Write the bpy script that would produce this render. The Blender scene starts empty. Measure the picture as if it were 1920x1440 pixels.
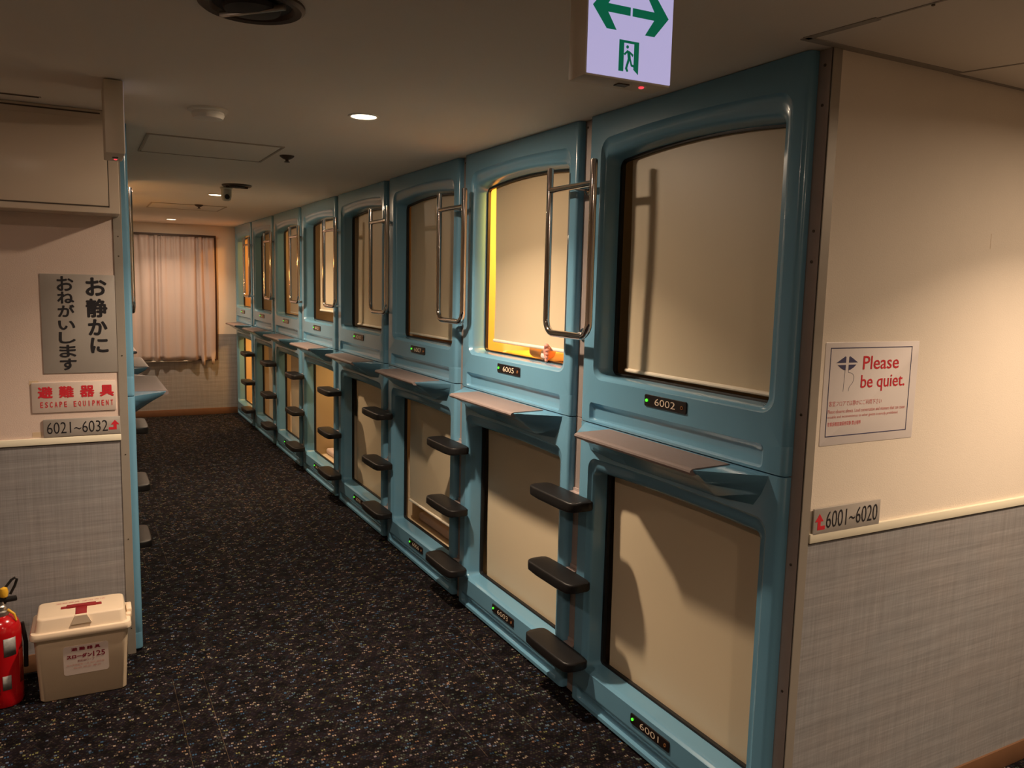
import bpy, bmesh, math, random
from mathutils import Vector, Matrix
random.seed(7)
C = bpy.context.scene.collection
PI = math.pi

# ------------------------------------------------------------------ camera, world, lights, exposure
H = 2.261                    # ceiling
R = 1.714                    # right row post plane (x)
LX = 0.171                   # left row post plane (x)
Y0 = 1.541                   # near end of the right row
YL = 3.7186                  # plane of the left end wall
YF = 1.5007                  # plane of the right end wall
YE = 10.25                   # far wall
P, W = 1.092, 1.02           # capsule pitch and width

cd = bpy.data.cameras.new('camera'); cam = bpy.data.objects.new('camera', cd); C.objects.link(cam)
bpy.context.scene.camera = cam
cd.sensor_width = 36; cd.lens = 36 * 1508.39 / 1920; cd.clip_start = .02
Fw = Vector((0.4719223, 0.87331568, -0.12086796)); Rt = Vector((0.88090354, -0.47267876, 0.02416067)); Up = Vector((0.03603182, 0.11787498, 0.99237453))
cam.matrix_world = Matrix(((Rt.x, Up.x, -Fw.x, 0), (Rt.y, Up.y, -Fw.y, 0), (Rt.z, Up.z, -Fw.z, 1.6373), (0, 0, 0, 1)))

wd = bpy.data.worlds.new('world'); bpy.context.scene.world = wd; wd.use_nodes = True
wd.node_tree.nodes['Background'].inputs[0].default_value = (.02, .017, .014, 1)
vs = bpy.context.scene.view_settings
vs.view_transform = 'Standard'; vs.look = 'None'; vs.gamma = 1; vs.use_curve_mapping = False
vs.exposure = 0.0

WARM = (1.0, .72, .47)
# (x, y, power, colour): recessed ceiling downlights and, last, an added fill
LAMPS = [(.979, 3.043, 39.0, (1, .77, .56), 'round ceiling downlight nearest the camera, above the middle of the corridor'),
         (.936, 6.463, 30.0, (1, .74, .50), 'round ceiling downlight beside the small ceiling camera'),
         (.917, 9.485, 17.0, (1, .73, .50), 'farthest round ceiling downlight, just in front of the curtain'),
         (.60, -.55, 32.0, (1, .78, .58), 'round ceiling downlight just behind the viewer'),
         (-.36, 2.05, 13.0, (1, .70, .53), 'round ceiling downlight in front of the overhead cabinet'),
         (2.75, .62, 32.0, (1, .75, .53), 'round ceiling downlight close to the cream right end wall'),
         (2.4, -1.9, 26.0, (1, .78, .58), 'added round ceiling fill light, unseen far behind the viewer')]  # unseen fill lamp, added to lift the ambient light on ceiling and fronts

# ------------------------------------------------------------------ materials
def mat(name, col, rough=.5, metal=0., emit=None, es=1., bump=0., bscale=200., var=0., vscale=8., spec=.5, coat=0., trans=0.):
    m = bpy.data.materials.new(name); m.use_nodes = True; nt = m.node_tree; b = nt.nodes['Principled BSDF']
    b.inputs['Base Color'].default_value = (*col, 1); b.inputs['Roughness'].default_value = rough
    b.inputs['Metallic'].default_value = metal; b.inputs['Specular IOR Level'].default_value = spec
    b.inputs['Coat Weight'].default_value = coat; b.inputs['Coat Roughness'].default_value = .08
    if emit: b.inputs['Emission Color'].default_value = (*emit, 1); b.inputs['Emission Strength'].default_value = es
    tc = nt.nodes.new('ShaderNodeTexCoord')
    if var:
        n = nt.nodes.new('ShaderNodeTexNoise'); n.inputs['Scale'].default_value = vscale; n.inputs['Detail'].default_value = 4
        nt.links.new(tc.outputs['Object'], n.inputs['Vector'])
        r = nt.nodes.new('ShaderNodeMix'); r.data_type = 'RGBA'
        r.inputs['A'].default_value = (*[c * (1 - var) for c in col], 1); r.inputs['B'].default_value = (*[min(1, c * (1 + var)) for c in col], 1)
        nt.links.new(n.outputs['Fac'], r.inputs['Factor']); nt.links.new(r.outputs['Result'], b.inputs['Base Color'])
    if bump:
        n = nt.nodes.new('ShaderNodeTexNoise'); n.inputs['Scale'].default_value = bscale; n.inputs['Detail'].default_value = 3
        nt.links.new(tc.outputs['Object'], n.inputs['Vector'])
        bp = nt.nodes.new('ShaderNodeBump'); bp.inputs['Strength'].default_value = bump; bp.inputs['Distance'].default_value = .002
        nt.links.new(n.outputs['Fac'], bp.inputs['Height']); nt.links.new(bp.outputs['Normal'], b.inputs['Normal'])
    if trans:
        t = nt.nodes.new('ShaderNodeBsdfTranslucent'); t.inputs['Color'].default_value = (*col, 1)
        mx = nt.nodes.new('ShaderNodeMixShader'); mx.inputs[0].default_value = trans
        nt.links.new(b.outputs[0], mx.inputs[1]); nt.links.new(t.outputs[0], mx.inputs[2])
        nt.links.new(mx.outputs[0], nt.nodes['Material Output'].inputs['Surface'])
    return m

M = dict(
    blue=mat('blue_plastic', (.135, .31, .445), .24, var=.05, vscale=5, bump=.04, bscale=14, coat=.3),
    ceil=mat('ceiling_board', (.78, .71, .62), .9, var=.03, vscale=3, bump=.25, bscale=350),
    cream=mat('cream_wallpaper', (.80, .70, .58), .75, var=.03, vscale=6, bump=.3, bscale=260),
    trim=mat('cream_trim', (.80, .74, .58), .5, var=.03),
    pink=mat('cream_pinkish_wallpaper', (.72, .57, .485), .75, var=.03, vscale=6, bump=.3, bscale=260),
    cab=mat('cabinet_laminate', (.60, .49, .38), .2, var=.03, vscale=5),
    seam=mat('dark_seam', (.08, .06, .045), .8),
    post=mat('grey_brown_metal', (.36, .30, .275), .45, .35, var=.08, vscale=20, bump=.08, bscale=300),
    postside=mat('grey_flange', (.36, .32, .27), .45, .3, var=.06, vscale=20),
    screw=mat('dark_screw', (.10, .08, .06), .45, .6),
    black=mat('black_rubber', (.010, .009, .009), .42, spec=.3, bump=.12, bscale=500),
    gasket=mat('black_gasket', (.006, .005, .005), .5),
    frame=mat('window_frame_brown', (.05, .03, .02), .5),
    blind=mat('cream_blind_cloth', (.61, .505, .345), .42, var=.03, vscale=2.5, bump=.1, bscale=700, trans=.006),
    hem=mat('blind_hem_bar', (.80, .72, .58), .4),
    shell=mat('capsule_liner', (.62, .50, .34), .45, var=.04, vscale=3),
    shelf=mat('grey_brown_shelf_top', (.20, .155, .145), .55, var=.08, vscale=60, bump=.25, bscale=800),
    plate=mat('black_number_plate', (.015, .010, .010), .25, var=.1),
    ink=mat('cream_number_print', (.72, .60, .46), .5),
    green=mat('green_indicator', (.05, .5, .05), .4, emit=(.10, 1.0, .03), es=1.1),
    amber=mat('amber_ring', (.30, .13, .05), .4),
    chrome=mat('chrome_steel', (.66, .60, .56), .09, 1.0),
    bracket=mat('bracket_metal', (.52, .42, .39), .35, .5),
    white=mat('white_plastic', (.74, .70, .62), .45, var=.02),
    signdim=mat('dim_sign_face', (.62, .56, .50), .4, emit=(.385, .355, .60), es=.12),
    signside=mat('sign_side_plastic', (.60, .52, .40), .5),
    lens=mat('downlight_lens', (1, .9, .75), .5, emit=(1.0, .80, .56), es=9.0),
    dark=mat('dark_brown_metal', (.060, .035, .022), .5, .2),
    darker=mat('vent_black', (.010, .006, .005), .6),
    base=mat('brown_baseboard', (.16, .075, .035), .55, var=.15, vscale=12),
    greysign=mat('grey_sign_plate', (.44, .40, .36), .5, .1, var=.03, vscale=30),
    ink_black=mat('black_print', (.012, .011, .015), .5),
    ink_red=mat('red_print', (.62, .02, .035), .5),
    ink_green=mat('green_sign_print', (0, .10, .05), .6, emit=(.0, .092, .045), es=.9),
    ink_navy=mat('navy_print', (.05, .05, .12), .5),
    paper=mat('laminated_paper', (.88, .80, .77), .25, var=.02, coat=.3),
    clearplate=mat('pale_plastic_plate', (.74, .615, .54), .3, var=.02),
    signface=mat('lit_sign_face', (.5, .5, .6), .4, emit=(.385, .355, .60), es=.95),
    redled=mat('red_led', (.6, .02, .02), .4, emit=(1, .05, .07), es=1.4),
    boxp=mat('beige_plastic', (.60, .475, .33), .5, var=.03, vscale=9, bump=.1, bscale=300),
    boxl=mat('beige_lid_plastic', (.74, .60, .44), .45, var=.03, vscale=9),
    handle=mat('dark_red_plastic', (.26, .018, .02), .35),
    sticker=mat('pale_sticker', (.62, .52, .46), .35),
    ink_maroon=mat('maroon_print', (.22, .012, .03), .5),
    extred=mat('red_enamel', (.46, .004, .008), .2, coat=.5),
    yellow=mat('yellow_plastic', (.75, .42, .03), .4),
    steel=mat('dull_steel', (.45, .42, .38), .35, .9),
    curtain=mat('satin_curtain', (.52, .43, .40), .42, var=.05, vscale=5, bump=.1, bscale=400, spec=.6),
    winframe=mat('dark_window_frame', (.07, .035, .03), .5),
    glass=mat('night_glass', (.01, .012, .02), .05),
    mattress=mat('mattress_cloth', (.55, .42, .36), .85, var=.08, vscale=30, bump=.4, bscale=120),
    sheet=mat('white_bedding', (.80, .70, .66), .85, bump=.4, bscale=40),
    skin=mat('skin', (.62, .26, .20), .5, var=.12, vscale=30),
    redcloth=mat('red_cloth', (.55, .05, .03), .8),
    orangecl=mat('orange_blanket', (.80, .48, .20), .85, bump=.3, bscale=60),
    peach=mat('peach_cloth', (.85, .66, .45), .85, bump=.3, bscale=60),
    stain=mat('tape_stain', (.66, .50, .33), .6),
    grille=mat('hatch_frame_paint', (.40, .33, .25), .6),
    lightgrey=mat('camera_housing', (.42, .42, .36), .4),
)

def wallpaper():
    m = bpy.data.materials.new('plaid_wallpaper'); m.use_nodes = True; nt = m.node_tree; b = nt.nodes['Principled BSDF']
    b.inputs['Roughness'].default_value = .7
    tc = nt.nodes.new('ShaderNodeTexCoord')
    def lines(scale, seed, lo, hi):
        mp = nt.nodes.new('ShaderNodeMapping'); mp.inputs['Scale'].default_value = scale; mp.inputs['Location'].default_value = (seed, seed, seed)
        n = nt.nodes.new('ShaderNodeTexNoise'); n.inputs['Scale'].default_value = 1; n.inputs['Detail'].default_value = 3; n.inputs['Roughness'].default_value = .6
        nt.links.new(tc.outputs['Object'], mp.inputs['Vector']); nt.links.new(mp.outputs[0], n.inputs['Vector'])
        r = nt.nodes.new('ShaderNodeMapRange'); r.inputs['From Min'].default_value = .3; r.inputs['From Max'].default_value = .7
        r.inputs['To Min'].default_value = lo; r.inputs['To Max'].default_value = hi
        nt.links.new(n.outputs['Fac'], r.inputs['Value']); return r.outputs[0]
    def wave(axis, freq, lo, hi, dist):
        w = nt.nodes.new('ShaderNodeTexWave'); w.bands_direction = axis; w.inputs['Scale'].default_value = freq
        w.inputs['Distortion'].default_value = dist; w.inputs['Detail'].default_value = 1; w.inputs['Detail Scale'].default_value = .6
        nt.links.new(tc.outputs['Object'], w.inputs['Vector'])
        r = nt.nodes.new('ShaderNodeMapRange'); r.inputs['To Min'].default_value = lo; r.inputs['To Max'].default_value = hi
        nt.links.new(w.outputs['Fac'], r.inputs['Value']); return r.outputs[0]
    def mul(a, c):
        n = nt.nodes.new('ShaderNodeMath'); n.operation = 'MULTIPLY'; nt.links.new(a, n.inputs[0]); nt.links.new(c, n.inputs[1]); return n.outputs[0]
    v = mul(lines((260, 260, 5), 1, .86, 1.10), lines((5, 5, 170), 3, .84, 1.12))
    v = mul(v, wave('Z', 5.6, .93, 1.03, 1.2)); v = mul(v, wave('X', 5.4, .975, 1.015, 1.5))
    hue = nt.nodes.new('ShaderNodeTexNoise'); hue.inputs['Scale'].default_value = 7
    nt.links.new(tc.outputs['Object'], hue.inputs['Vector'])
    mx = nt.nodes.new('ShaderNodeMix'); mx.data_type = 'RGBA'; mx.inputs['A'].default_value = (.27, .275, .285, 1); mx.inputs['B'].default_value = (.30, .275, .265, 1)
    nt.links.new(hue.outputs['Fac'], mx.inputs['Factor'])
    sc = nt.nodes.new('ShaderNodeVectorMath'); sc.operation = 'SCALE'
    nt.links.new(mx.outputs['Result'], sc.inputs[0]); nt.links.new(v, sc.inputs['Scale']); nt.links.new(sc.outputs[0], b.inputs['Base Color'])
    return m
M['plaid'] = wallpaper()

def carpet():
    m = bpy.data.materials.new('speckled_carpet'); m.use_nodes = True; nt = m.node_tree; b = nt.nodes['Principled BSDF']
    b.inputs['Roughness'].default_value = .95; b.inputs['Specular IOR Level'].default_value = .1
    tc = nt.nodes.new('ShaderNodeTexCoord')
    def mth(op, a, c=None, d=None):
        n = nt.nodes.new('ShaderNodeMath'); n.operation = op
        for i, s in enumerate((a, c, d)):
            if s is None: continue
            if isinstance(s, (int, float)): n.inputs[i].default_value = s
            else: nt.links.new(s, n.inputs[i])
        return n.outputs[0]
    sx = nt.nodes.new('ShaderNodeSeparateXYZ'); nt.links.new(tc.outputs['Object'], sx.inputs[0])
    def layer(cx, cy, thr, fx0, fx1, fy0, fy1, seed, pair):
        x = mth('MULTIPLY', sx.outputs[0], 1 / cx); y = mth('MULTIPLY', sx.outputs[1], 1 / cy)
        # every second row is shifted by half a cell
        iy = mth('FLOOR', y); x = mth('ADD', x, mth('MULTIPLY', mth('MODULO', iy, 2), .5))
        ix = mth('FLOOR', x); fx = mth('FRACT', x); fy = mth('FRACT', y)
        cb = nt.nodes.new('ShaderNodeCombineXYZ'); nt.links.new(ix, cb.inputs[0]); nt.links.new(iy, cb.inputs[1]); cb.inputs[2].default_value = seed
        wn = nt.nodes.new('ShaderNodeTexWhiteNoise'); nt.links.new(cb.outputs[0], wn.inputs['Vector'])
        on = mth('GREATER_THAN', wn.outputs['Value'], thr)
        if pair: fx = mth('ABSOLUTE', mth('SUBTRACT', fx, .5)); fx = mth('MULTIPLY', fx, 2)
        inx = mth('MULTIPLY', mth('GREATER_THAN', fx, fx0), mth('LESS_THAN', fx, fx1))
        iny = mth('MULTIPLY', mth('GREATER_THAN', fy, fy0), mth('LESS_THAN', fy, fy1))
        return mth('MULTIPLY', on, mth('MULTIPLY', inx, iny)), wn.outputs['Color']
    col = None
    base = nt.nodes.new('ShaderNodeRGB'); base.outputs[0].default_value = (.0080, .0054, .0070, 1); col = base.outputs[0]
    def ramp(c, stops):
        s = nt.nodes.new('ShaderNodeSeparateColor'); nt.links.new(c, s.inputs[0])
        r = nt.nodes.new('ShaderNodeValToRGB'); r.color_ramp.interpolation = 'CONSTANT'
        while len(r.color_ramp.elements) < len(stops): r.color_ramp.elements.new(.5)
        for e, (p, q) in zip(r.color_ramp.elements, stops): e.position = p; e.color = (*q, 1)
        nt.links.new(s.outputs[1], r.inputs[0]); return r.outputs[0]
    specs = [(.0, (.22, .175, .13)), (.2, (.09, .12, .11)), (.36, (.03, .075, .14)), (.48, (.17, .14, .15)), (.6, (.05, .058, .05)), (.72, (.15, .15, .06)), (.82, (.22, .13, .08)), (.9, (.08, .11, .17))]
    dim = [(.0, (.026, .019, .018)), (.25, (.012, .018, .028)), (.4, (.024, .024, .015)), (.6, (.015, .011, .018)), (.8, (.034, .027, .023))]
    for (cx, cy, thr, a0, a1, b0, b1, seed, pair, st) in ((.011, .010, .45, .15, .85, .2, .85, 3, False, dim), (.030, .0185, .67, .10, .46, .24, .70, 1, True, specs), (.019, .023, .86, .3, .75, .3, .72, 9, False, specs)):
        msk, c = layer(cx, cy, thr, a0, a1, b0, b1, seed, pair)
        mx = nt.nodes.new('ShaderNodeMix'); mx.data_type = 'RGBA'
        nt.links.new(msk, mx.inputs['Factor']); nt.links.new(col, mx.inputs['A']); nt.links.new(ramp(c, st), mx.inputs['B']); col = mx.outputs['Result']
    msk, c = layer(.115, 1.15, .72, .493, .505, .04, .96, 5, False)
    mx = nt.nodes.new('ShaderNodeMix'); mx.data_type = 'RGBA'
    nt.links.new(msk, mx.inputs['Factor']); nt.links.new(col, mx.inputs['A']); mx.inputs['B'].default_value = (.10, .072, .045, 1); col = mx.outputs['Result']
    # broad woven clusters: blotches where the specks sink away
    n = nt.nodes.new('ShaderNodeTexNoise'); n.inputs['Scale'].default_value = 16; n.inputs['Detail'].default_value = 2; nt.links.new(tc.outputs['Object'], n.inputs['Vector'])
    k = nt.nodes.new('ShaderNodeMapRange'); k.inputs['From Min'].default_value = .38; k.inputs['From Max'].default_value = .58; k.inputs['To Min'].default_value = .35; k.inputs['To Max'].default_value = 1.05
    nt.links.new(n.outputs['Fac'], k.inputs['Value'])
    sc = nt.nodes.new('ShaderNodeVectorMath'); sc.operation = 'SCALE'; nt.links.new(col, sc.inputs[0]); nt.links.new(k.outputs[0], sc.inputs['Scale'])
    nt.links.new(sc.outputs[0], b.inputs['Base Color'])
    n2 = nt.nodes.new('ShaderNodeTexNoise'); n2.inputs['Scale'].default_value = 500; nt.links.new(tc.outputs['Object'], n2.inputs['Vector'])
    bp = nt.nodes.new('ShaderNodeBump'); bp.inputs['Strength'].default_value = .5; bp.inputs['Distance'].default_value = .003
    nt.links.new(n2.outputs['Fac'], bp.inputs['Height']); nt.links.new(bp.outputs['Normal'], b.inputs['Normal'])
    return m
M['carpet'] = carpet()

# ------------------------------------------------------------------ helpers
def finish(bm, name, m, sharp=35, parent=None, link=True, fix=True):
    if fix: bmesh.ops.recalc_face_normals(bm, faces=bm.faces)
    me = bpy.data.meshes.new(name); bm.to_mesh(me); bm.free()
    me.polygons.foreach_set('use_smooth', [True] * len(me.polygons))
    me.set_sharp_from_angle(angle=math.radians(sharp))
    me.materials.append(m)
    if not link: return me
    return inst(name, me, parent)
def inst(name, me, parent=None):
    o = bpy.data.objects.new(name, me); C.objects.link(o)
    if parent: o.parent = parent
    return o
def B(bm, x0, x1, y0, y1, z0, z1, bev=0., seg=2):
    n0 = len(bm.verts)
    r = bmesh.ops.create_cube(bm, size=1); v = r['verts']
    for q in v: q.co = Vector((x0 + (q.co.x + .5) * (x1 - x0), y0 + (q.co.y + .5) * (y1 - y0), z0 + (q.co.z + .5) * (z1 - z0)))
    if bev:
        es = {e for q in v for e in q.link_edges}
        bmesh.ops.bevel(bm, geom=list(es), offset=bev, segments=seg, affect='EDGES', profile=.5)
    return bm
def box(name, x0, x1, y0, y1, z0, z1, m, bev=0., parent=None, seg=2):
    return finish(B(bmesh.new(), min(x0, x1), max(x0, x1), min(y0, y1), max(y0, y1), min(z0, z1), max(z0, z1), bev, seg), name, m, parent=parent)
def lathe(bm, prof, n=32, c=(0, 0, 0), cap=True):
    rings = []
    for r, z in prof: rings.append([bm.verts.new((c[0] + r * math.cos(2 * PI * i / n), c[1] + r * math.sin(2 * PI * i / n), c[2] + z)) for i in range(n)])
    for a, b in zip(rings, rings[1:]):
        for i in range(n): bm.faces.new((a[i], a[(i + 1) % n], b[(i + 1) % n], b[i]))
    if cap:
        for a in (rings[0], rings[-1]):
            try: bm.faces.new(a)
            except ValueError: pass
    return bm
def tube(bm, pts, r, n=12):
    pts = [Vector(p) for p in pts]; rings = []
    up = None
    for i, p in enumerate(pts):
        t = (pts[min(i + 1, len(pts) - 1)] - pts[max(i - 1, 0)]).normalized()
        if up is None: up = Vector((0, 0, 1)) if abs(t.z) < .9 else Vector((1, 0, 0))
        a = t.cross(up).normalized(); b = a.cross(t).normalized(); up = b
        rr = r[i] if isinstance(r, (list, tuple)) else r
        rings.append([bm.verts.new(p + a * rr * math.cos(2 * PI * k / n) + b * rr * math.sin(2 * PI * k / n)) for k in range(n)])
    for A, Bq in zip(rings, rings[1:]):
        for k in range(n): bm.faces.new((A[k], A[(k + 1) % n], Bq[(k + 1) % n], Bq[k]))
    bm.faces.new(rings[0]); bm.faces.new(rings[-1]); return bm
def loft(bm, loops, cap0=False, cap1=False):
    vv = [[bm.verts.new(p) for p in L] for L in loops]
    n = len(vv[0])
    for a, b in zip(vv, vv[1:]):
        for i in range(n):
            try: bm.faces.new((a[i], a[(i + 1) % n], b[(i + 1) % n], b[i]))
            except ValueError: pass
    if cap0: bm.faces.new(vv[0])
    if cap1: bm.faces.new(vv[-1])
    return bm
def rrect(x0, x1, z0, z1, r, d=0., arch=0., nc=6, ne=8):
    """rounded rectangle in the local XZ plane, at y = -d (d > 0 stands proud of the wall)"""
    pts = []; cx, hw, zm = (x0 + x1) / 2, (x1 - x0) / 2, (z0 + z1) / 2
    cs = [(x1 - r, z0 + r, -PI / 2), (x1 - r, z1 - r, 0), (x0 + r, z1 - r, PI / 2), (x0 + r, z0 + r, PI)]
    for i, (a, b, t) in enumerate(cs):
        for k in range(nc + 1): pts.append((a + r * math.cos(t + k * PI / 2 / nc), b + r * math.sin(t + k * PI / 2 / nc)))
        na, nb, t2 = cs[(i + 1) % 4]; e = (na + r * math.cos(t2), nb + r * math.sin(t2)); s = pts[-1]
        for k in range(1, ne): pts.append((s[0] + (e[0] - s[0]) * k / ne, s[1] + (e[1] - s[1]) * k / ne))
    out = []
    for (x, z) in pts:
        w = max(0, min(1, (z - zm) / (z1 - zm)))
        out.append((x, -d, z + arch * w * (1 - ((x - cx) / hw) ** 2)))
    return out
def poly(bm, pts, y0, y1):
    """extruded outline in local XZ between y0 and y1"""
    a = [bm.verts.new((x, y0, z)) for x, z in pts]; b = [bm.verts.new((x, y1, z)) for x, z in pts]
    bm.faces.new(a); bm.faces.new(b[::-1]); n = len(a)
    for i in range(n): bm.faces.new((a[i], a[(i + 1) % n], b[(i + 1) % n], b[i]))
    return bm
def tag(o, label=None, cat=None, group=None, kind=None):
    if label: o['label'] = label
    if cat: o['category'] = cat
    if group: o['group'] = group
    if kind: o['kind'] = kind
    return o
def empty(name, loc, rz=0, label=None, cat=None, group=None):
    o = bpy.data.objects.new(name, None); o.empty_display_size = .05; C.objects.link(o)
    o.location = loc; o.rotation_euler = (0, 0, rz); return tag(o, label, cat, group)
def struct(o): o['kind'] = 'structure'; return o
_tc = {}
def text_mesh(body, x0, x1, z0, z1, y, m, bold=0., shear=0., th=.0006, key=None):
    """lettering fitted into a rectangle of the local XZ plane, facing -Y"""
    k = (body, bold, shear)
    if k not in _tc:
        cu = bpy.data.curves.new('lettering', 'FONT'); cu.body = body; cu.size = 1; cu.offset = bold; cu.shear = shear; cu.resolution_u = 3
        o = bpy.data.objects.new('lettering', cu); C.objects.link(o)
        bpy.context.view_layer.update()
        me = bpy.data.meshes.new_from_object(o.evaluated_get(bpy.context.evaluated_depsgraph_get()))
        vs_ = [v.co.copy() for v in me.vertices]; fs = [tuple(p.vertices) for p in me.polygons]
        bpy.data.objects.remove(o); bpy.data.meshes.remove(me); bpy.data.curves.remove(cu)
        _tc[k] = (vs_, fs)
    vs_, fs = _tc[k]
    if not vs_: return bpy.data.meshes.new('lettering')
    ax, bx = min(v.x for v in vs_), max(v.x for v in vs_); ay, by = min(v.y for v in vs_), max(v.y for v in vs_)
    sx = (x1 - x0) / max(1e-6, bx - ax); sz = (z1 - z0) / max(1e-6, by - ay)
    me = bpy.data.meshes.new('lettering')
    me.from_pydata([(x0 + (v.x - ax) * sx, y - th, z0 + (v.y - ay) * sz) for v in vs_], [], fs)
    me.materials.append(m); return me
def text(parent, name, body, x0, x1, z0, z1, y, m, bold=0., shear=0.):
    """bold > 0: stroke thickening in metres (the outline is printed several times, shifted)"""
    if bold <= 0: return inst(name, text_mesh(body, x0, x1, z0, z1, y, m, bold, shear), parent)
    b = bold; me = text_mesh(body, x0 + b, x1 - b, z0 + b, z1 - b, y, m, 0, shear)
    vs_ = [v.co.copy() for v in me.vertices]; fs = [tuple(p.vertices) for p in me.polygons]; n = len(vs_); V_, F_ = [], []
    for k in range(8):
        dx, dz = b * math.cos(k * PI / 4), b * math.sin(k * PI / 4)
        V_ += [(v.x + dx, v.y - .00002 * k, v.z + dz) for v in vs_]; F_ += [tuple(i + k * n for i in f) for f in fs]
    m2 = bpy.data.meshes.new(name); m2.from_pydata(V_, [], F_); m2.materials.append(m); bpy.data.meshes.remove(me)
    return inst(name, m2, parent)

# ------------------------------------------------------------------ room shell
struct(box('floor', -2.6, 4.6, -3.1, YE + .1, -.05, 0, M['carpet']))
cl = struct(box('ceiling', -2.6, 4.6, -3.1, YE + .1, H, H + .05, M['ceil']))
struct(box('wall_back', -2.6, 4.6, -3.1, -3.0, 0, H, M['cream']))
struct(box('wall_left', -2.6, -2.5, -3.0, YL + .08, 0, H, M['cream']))
struct(box('wall_right', 4.5, 4.6, -3.0, YF + .06, 0, H, M['cream']))
wrf = struct(box('wall_right_front', R + .004, 4.5, YF, YF + .035, 0, H, M['cream']))
wlf = struct(box('wall_left_front', -2.5, LX - .004, YL, YL + .035, 0, H, M['pink']))
wf = struct(box('wall_far', -2.6, 4.6, YE, YE + .1, 0, H, M['cream']))
box('wainscot', R + .03, 4.5, YF - .0015, YF + .01, 0, .951, M['plaid'], parent=wrf)
box('wainscot', -2.5, LX - .03, YL - .0015, YL + .01, 0, .951, M['plaid'], parent=wlf)
box('wainscot', LX, R, YE - .0015, YE + .01, 0, .975, M['plaid'], parent=wf)
t = struct(box('trim_1', R + .034, 4.5, YF - .009, YF + .005, .953, .980, M['trim'], .002))
box('shadow_gap', R + .034, 4.5, YF - .003, YF + .005, .9485, .9535, M['seam'], parent=t)
t = struct(box('trim_2', -2.5, LX - .03, YL - .009, YL + .005, .953, .980, M['trim'], .002))
box('shadow_gap', -2.5, LX - .03, YL - .003, YL + .005, .9485, .9535, M['seam'], parent=t)
struct(box('baseboard_right', R + .035, 4.5, YF - .008, YF + .005, 0, .075, M['base'], .002))
struct(box('baseboard_left', -2.5, LX - .035, YL - .008, YL + .005, 0, .075, M['base'], .002))
struct(box('baseboard_far', LX, R, YE - .010, YE + .005, 0, .078, M['base'], .002))
struct(box('wall_left_far', LX - .06, LX, YL + .02 + 5 * P, YE, 0, H, M['cream']))

# ceiling seams in the lobby: caulked edges of a plasterboard patch, standing slightly proud
def strip(name, a, b, w, th, m, parent, z=H):
    a, b = Vector(a), Vector(b); d = (b - a).normalized(); n = Vector((-d.y, d.x)) * w / 2
    bm = bmesh.new(); vs_ = []
    for zz in (z - th, z + .002): vs_ += [bm.verts.new((*(q), zz)) for q in (a - n, b - n, b + n, a + n)]
    bm.faces.new(vs_[:4]); bm.faces.new(vs_[4:])
    for i in range(4): bm.faces.new((vs_[i], vs_[(i + 1) % 4], vs_[4 + (i + 1) % 4], vs_[4 + i]))
    return finish(bm, name, m, parent=parent)
M['caulk'] = mat('grey_caulk', (.36, .32, .27), .8, var=.2, vscale=30)
strip('caulk_joint', (1.605, 1.490), (1.625, 1.30), .022, .002, M['caulk'], cl)
strip('caulk_joint', (1.625, 1.30), (1.66, .95), .007, .0015, M['caulk'], cl)
strip('caulk_joint', (1.60, 1.490), (2.20, 1.482), .026, .002, M['caulk'], cl)
strip('caulk_joint', (2.20, 1.482), (2.32, 1.10), .008, .0015, M['caulk'], cl)
strip('caulk_joint', (2.20, 1.492), (4.4, 1.492), .012, .002, M['caulk'], cl)
finish(lathe(bmesh.new(), [(.004, 0), (.004, -.004), (.001, -.005)], 10, (1.643, 1.178, H)), 'screw', M['screw'], parent=cl)

# ------------------------------------------------------------------ window and curtain on the far wall
w1 = struct(empty('window_1', (0, 0, 0)))
box('window_frame', .26, 1.475, YE - .02, YE + .01, .665, .69, M['winframe'], parent=w1)
box('window_frame', .26, 1.475, YE - .02, YE + .01, 2.125, 2.145, M['winframe'], parent=w1)
box('window_frame', .26, .285, YE - .02, YE + .01, .69, 2.125, M['winframe'], parent=w1)
box('window_frame', 1.453, 1.475, YE - .02, YE + .01, .69, 2.125, M['winframe'], parent=w1)
box('window_frame', .85, .88, YE - .018, YE + .01, .69, 2.125, M['winframe'], parent=w1)
box('pane', .285, 1.453, YE - .006, YE + .004, .69, 2.125, M['glass'], parent=w1)
box('window_sill', .26, 1.18, YE - .045, YE - .02, .655, .668, M['white'], .003, parent=w1)
bm = bmesh.new(); nx, nz = 260, 26; xs = [.29 + 1.155 * i / nx for i in range(nx + 1)]; grid = []
rnd = random.Random(3); ph = []; a = 0
for i in range(nx + 1): ph.append(a); a += (.34 + .24 * math.sin(i * .09) * math.sin(i * .031 + 1)) * .42
for j in range(nz + 1):
    f = j / nz; row = []
    for i, x in enumerate(xs):
        u_ = ph[i] * 1.55 + .25 * math.sin(2.0 * f + i * .04); depth = .62 + .38 * math.sin(ph[i] * .41 + 1.3)
        amp = (.017 + .013 * f ** .6) * depth; w_ = math.sin(u_)
        y = YE - .058 - amp * (math.copysign(abs(w_) ** .8, w_)) - .005 * (1 - f) ** 4 * math.sin(u_ * 3)
        zb = .672 + .006 * math.sin(ph[i] + 1)
        if .86 < (x - .29) / 1.155 < .885 or .955 < (x - .29) / 1.155 < .985: zb -= .06
        row.append(bm.verts.new((x + .006 * math.sin(ph[i] * .5 + 3 * f), y, 2.122 + (zb - 2.122) * f)))
    grid.append(row)
for j in range(nz):
    for i in range(nx): bm.faces.new((grid[j][i], grid[j][i + 1], grid[j + 1][i + 1], grid[j + 1][i]))
cu = finish(bm, 'curtain', M['curtain'], 80)
sm = cu.modifiers.new('solid', 'SOLIDIFY'); sm.thickness = .0015
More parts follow.
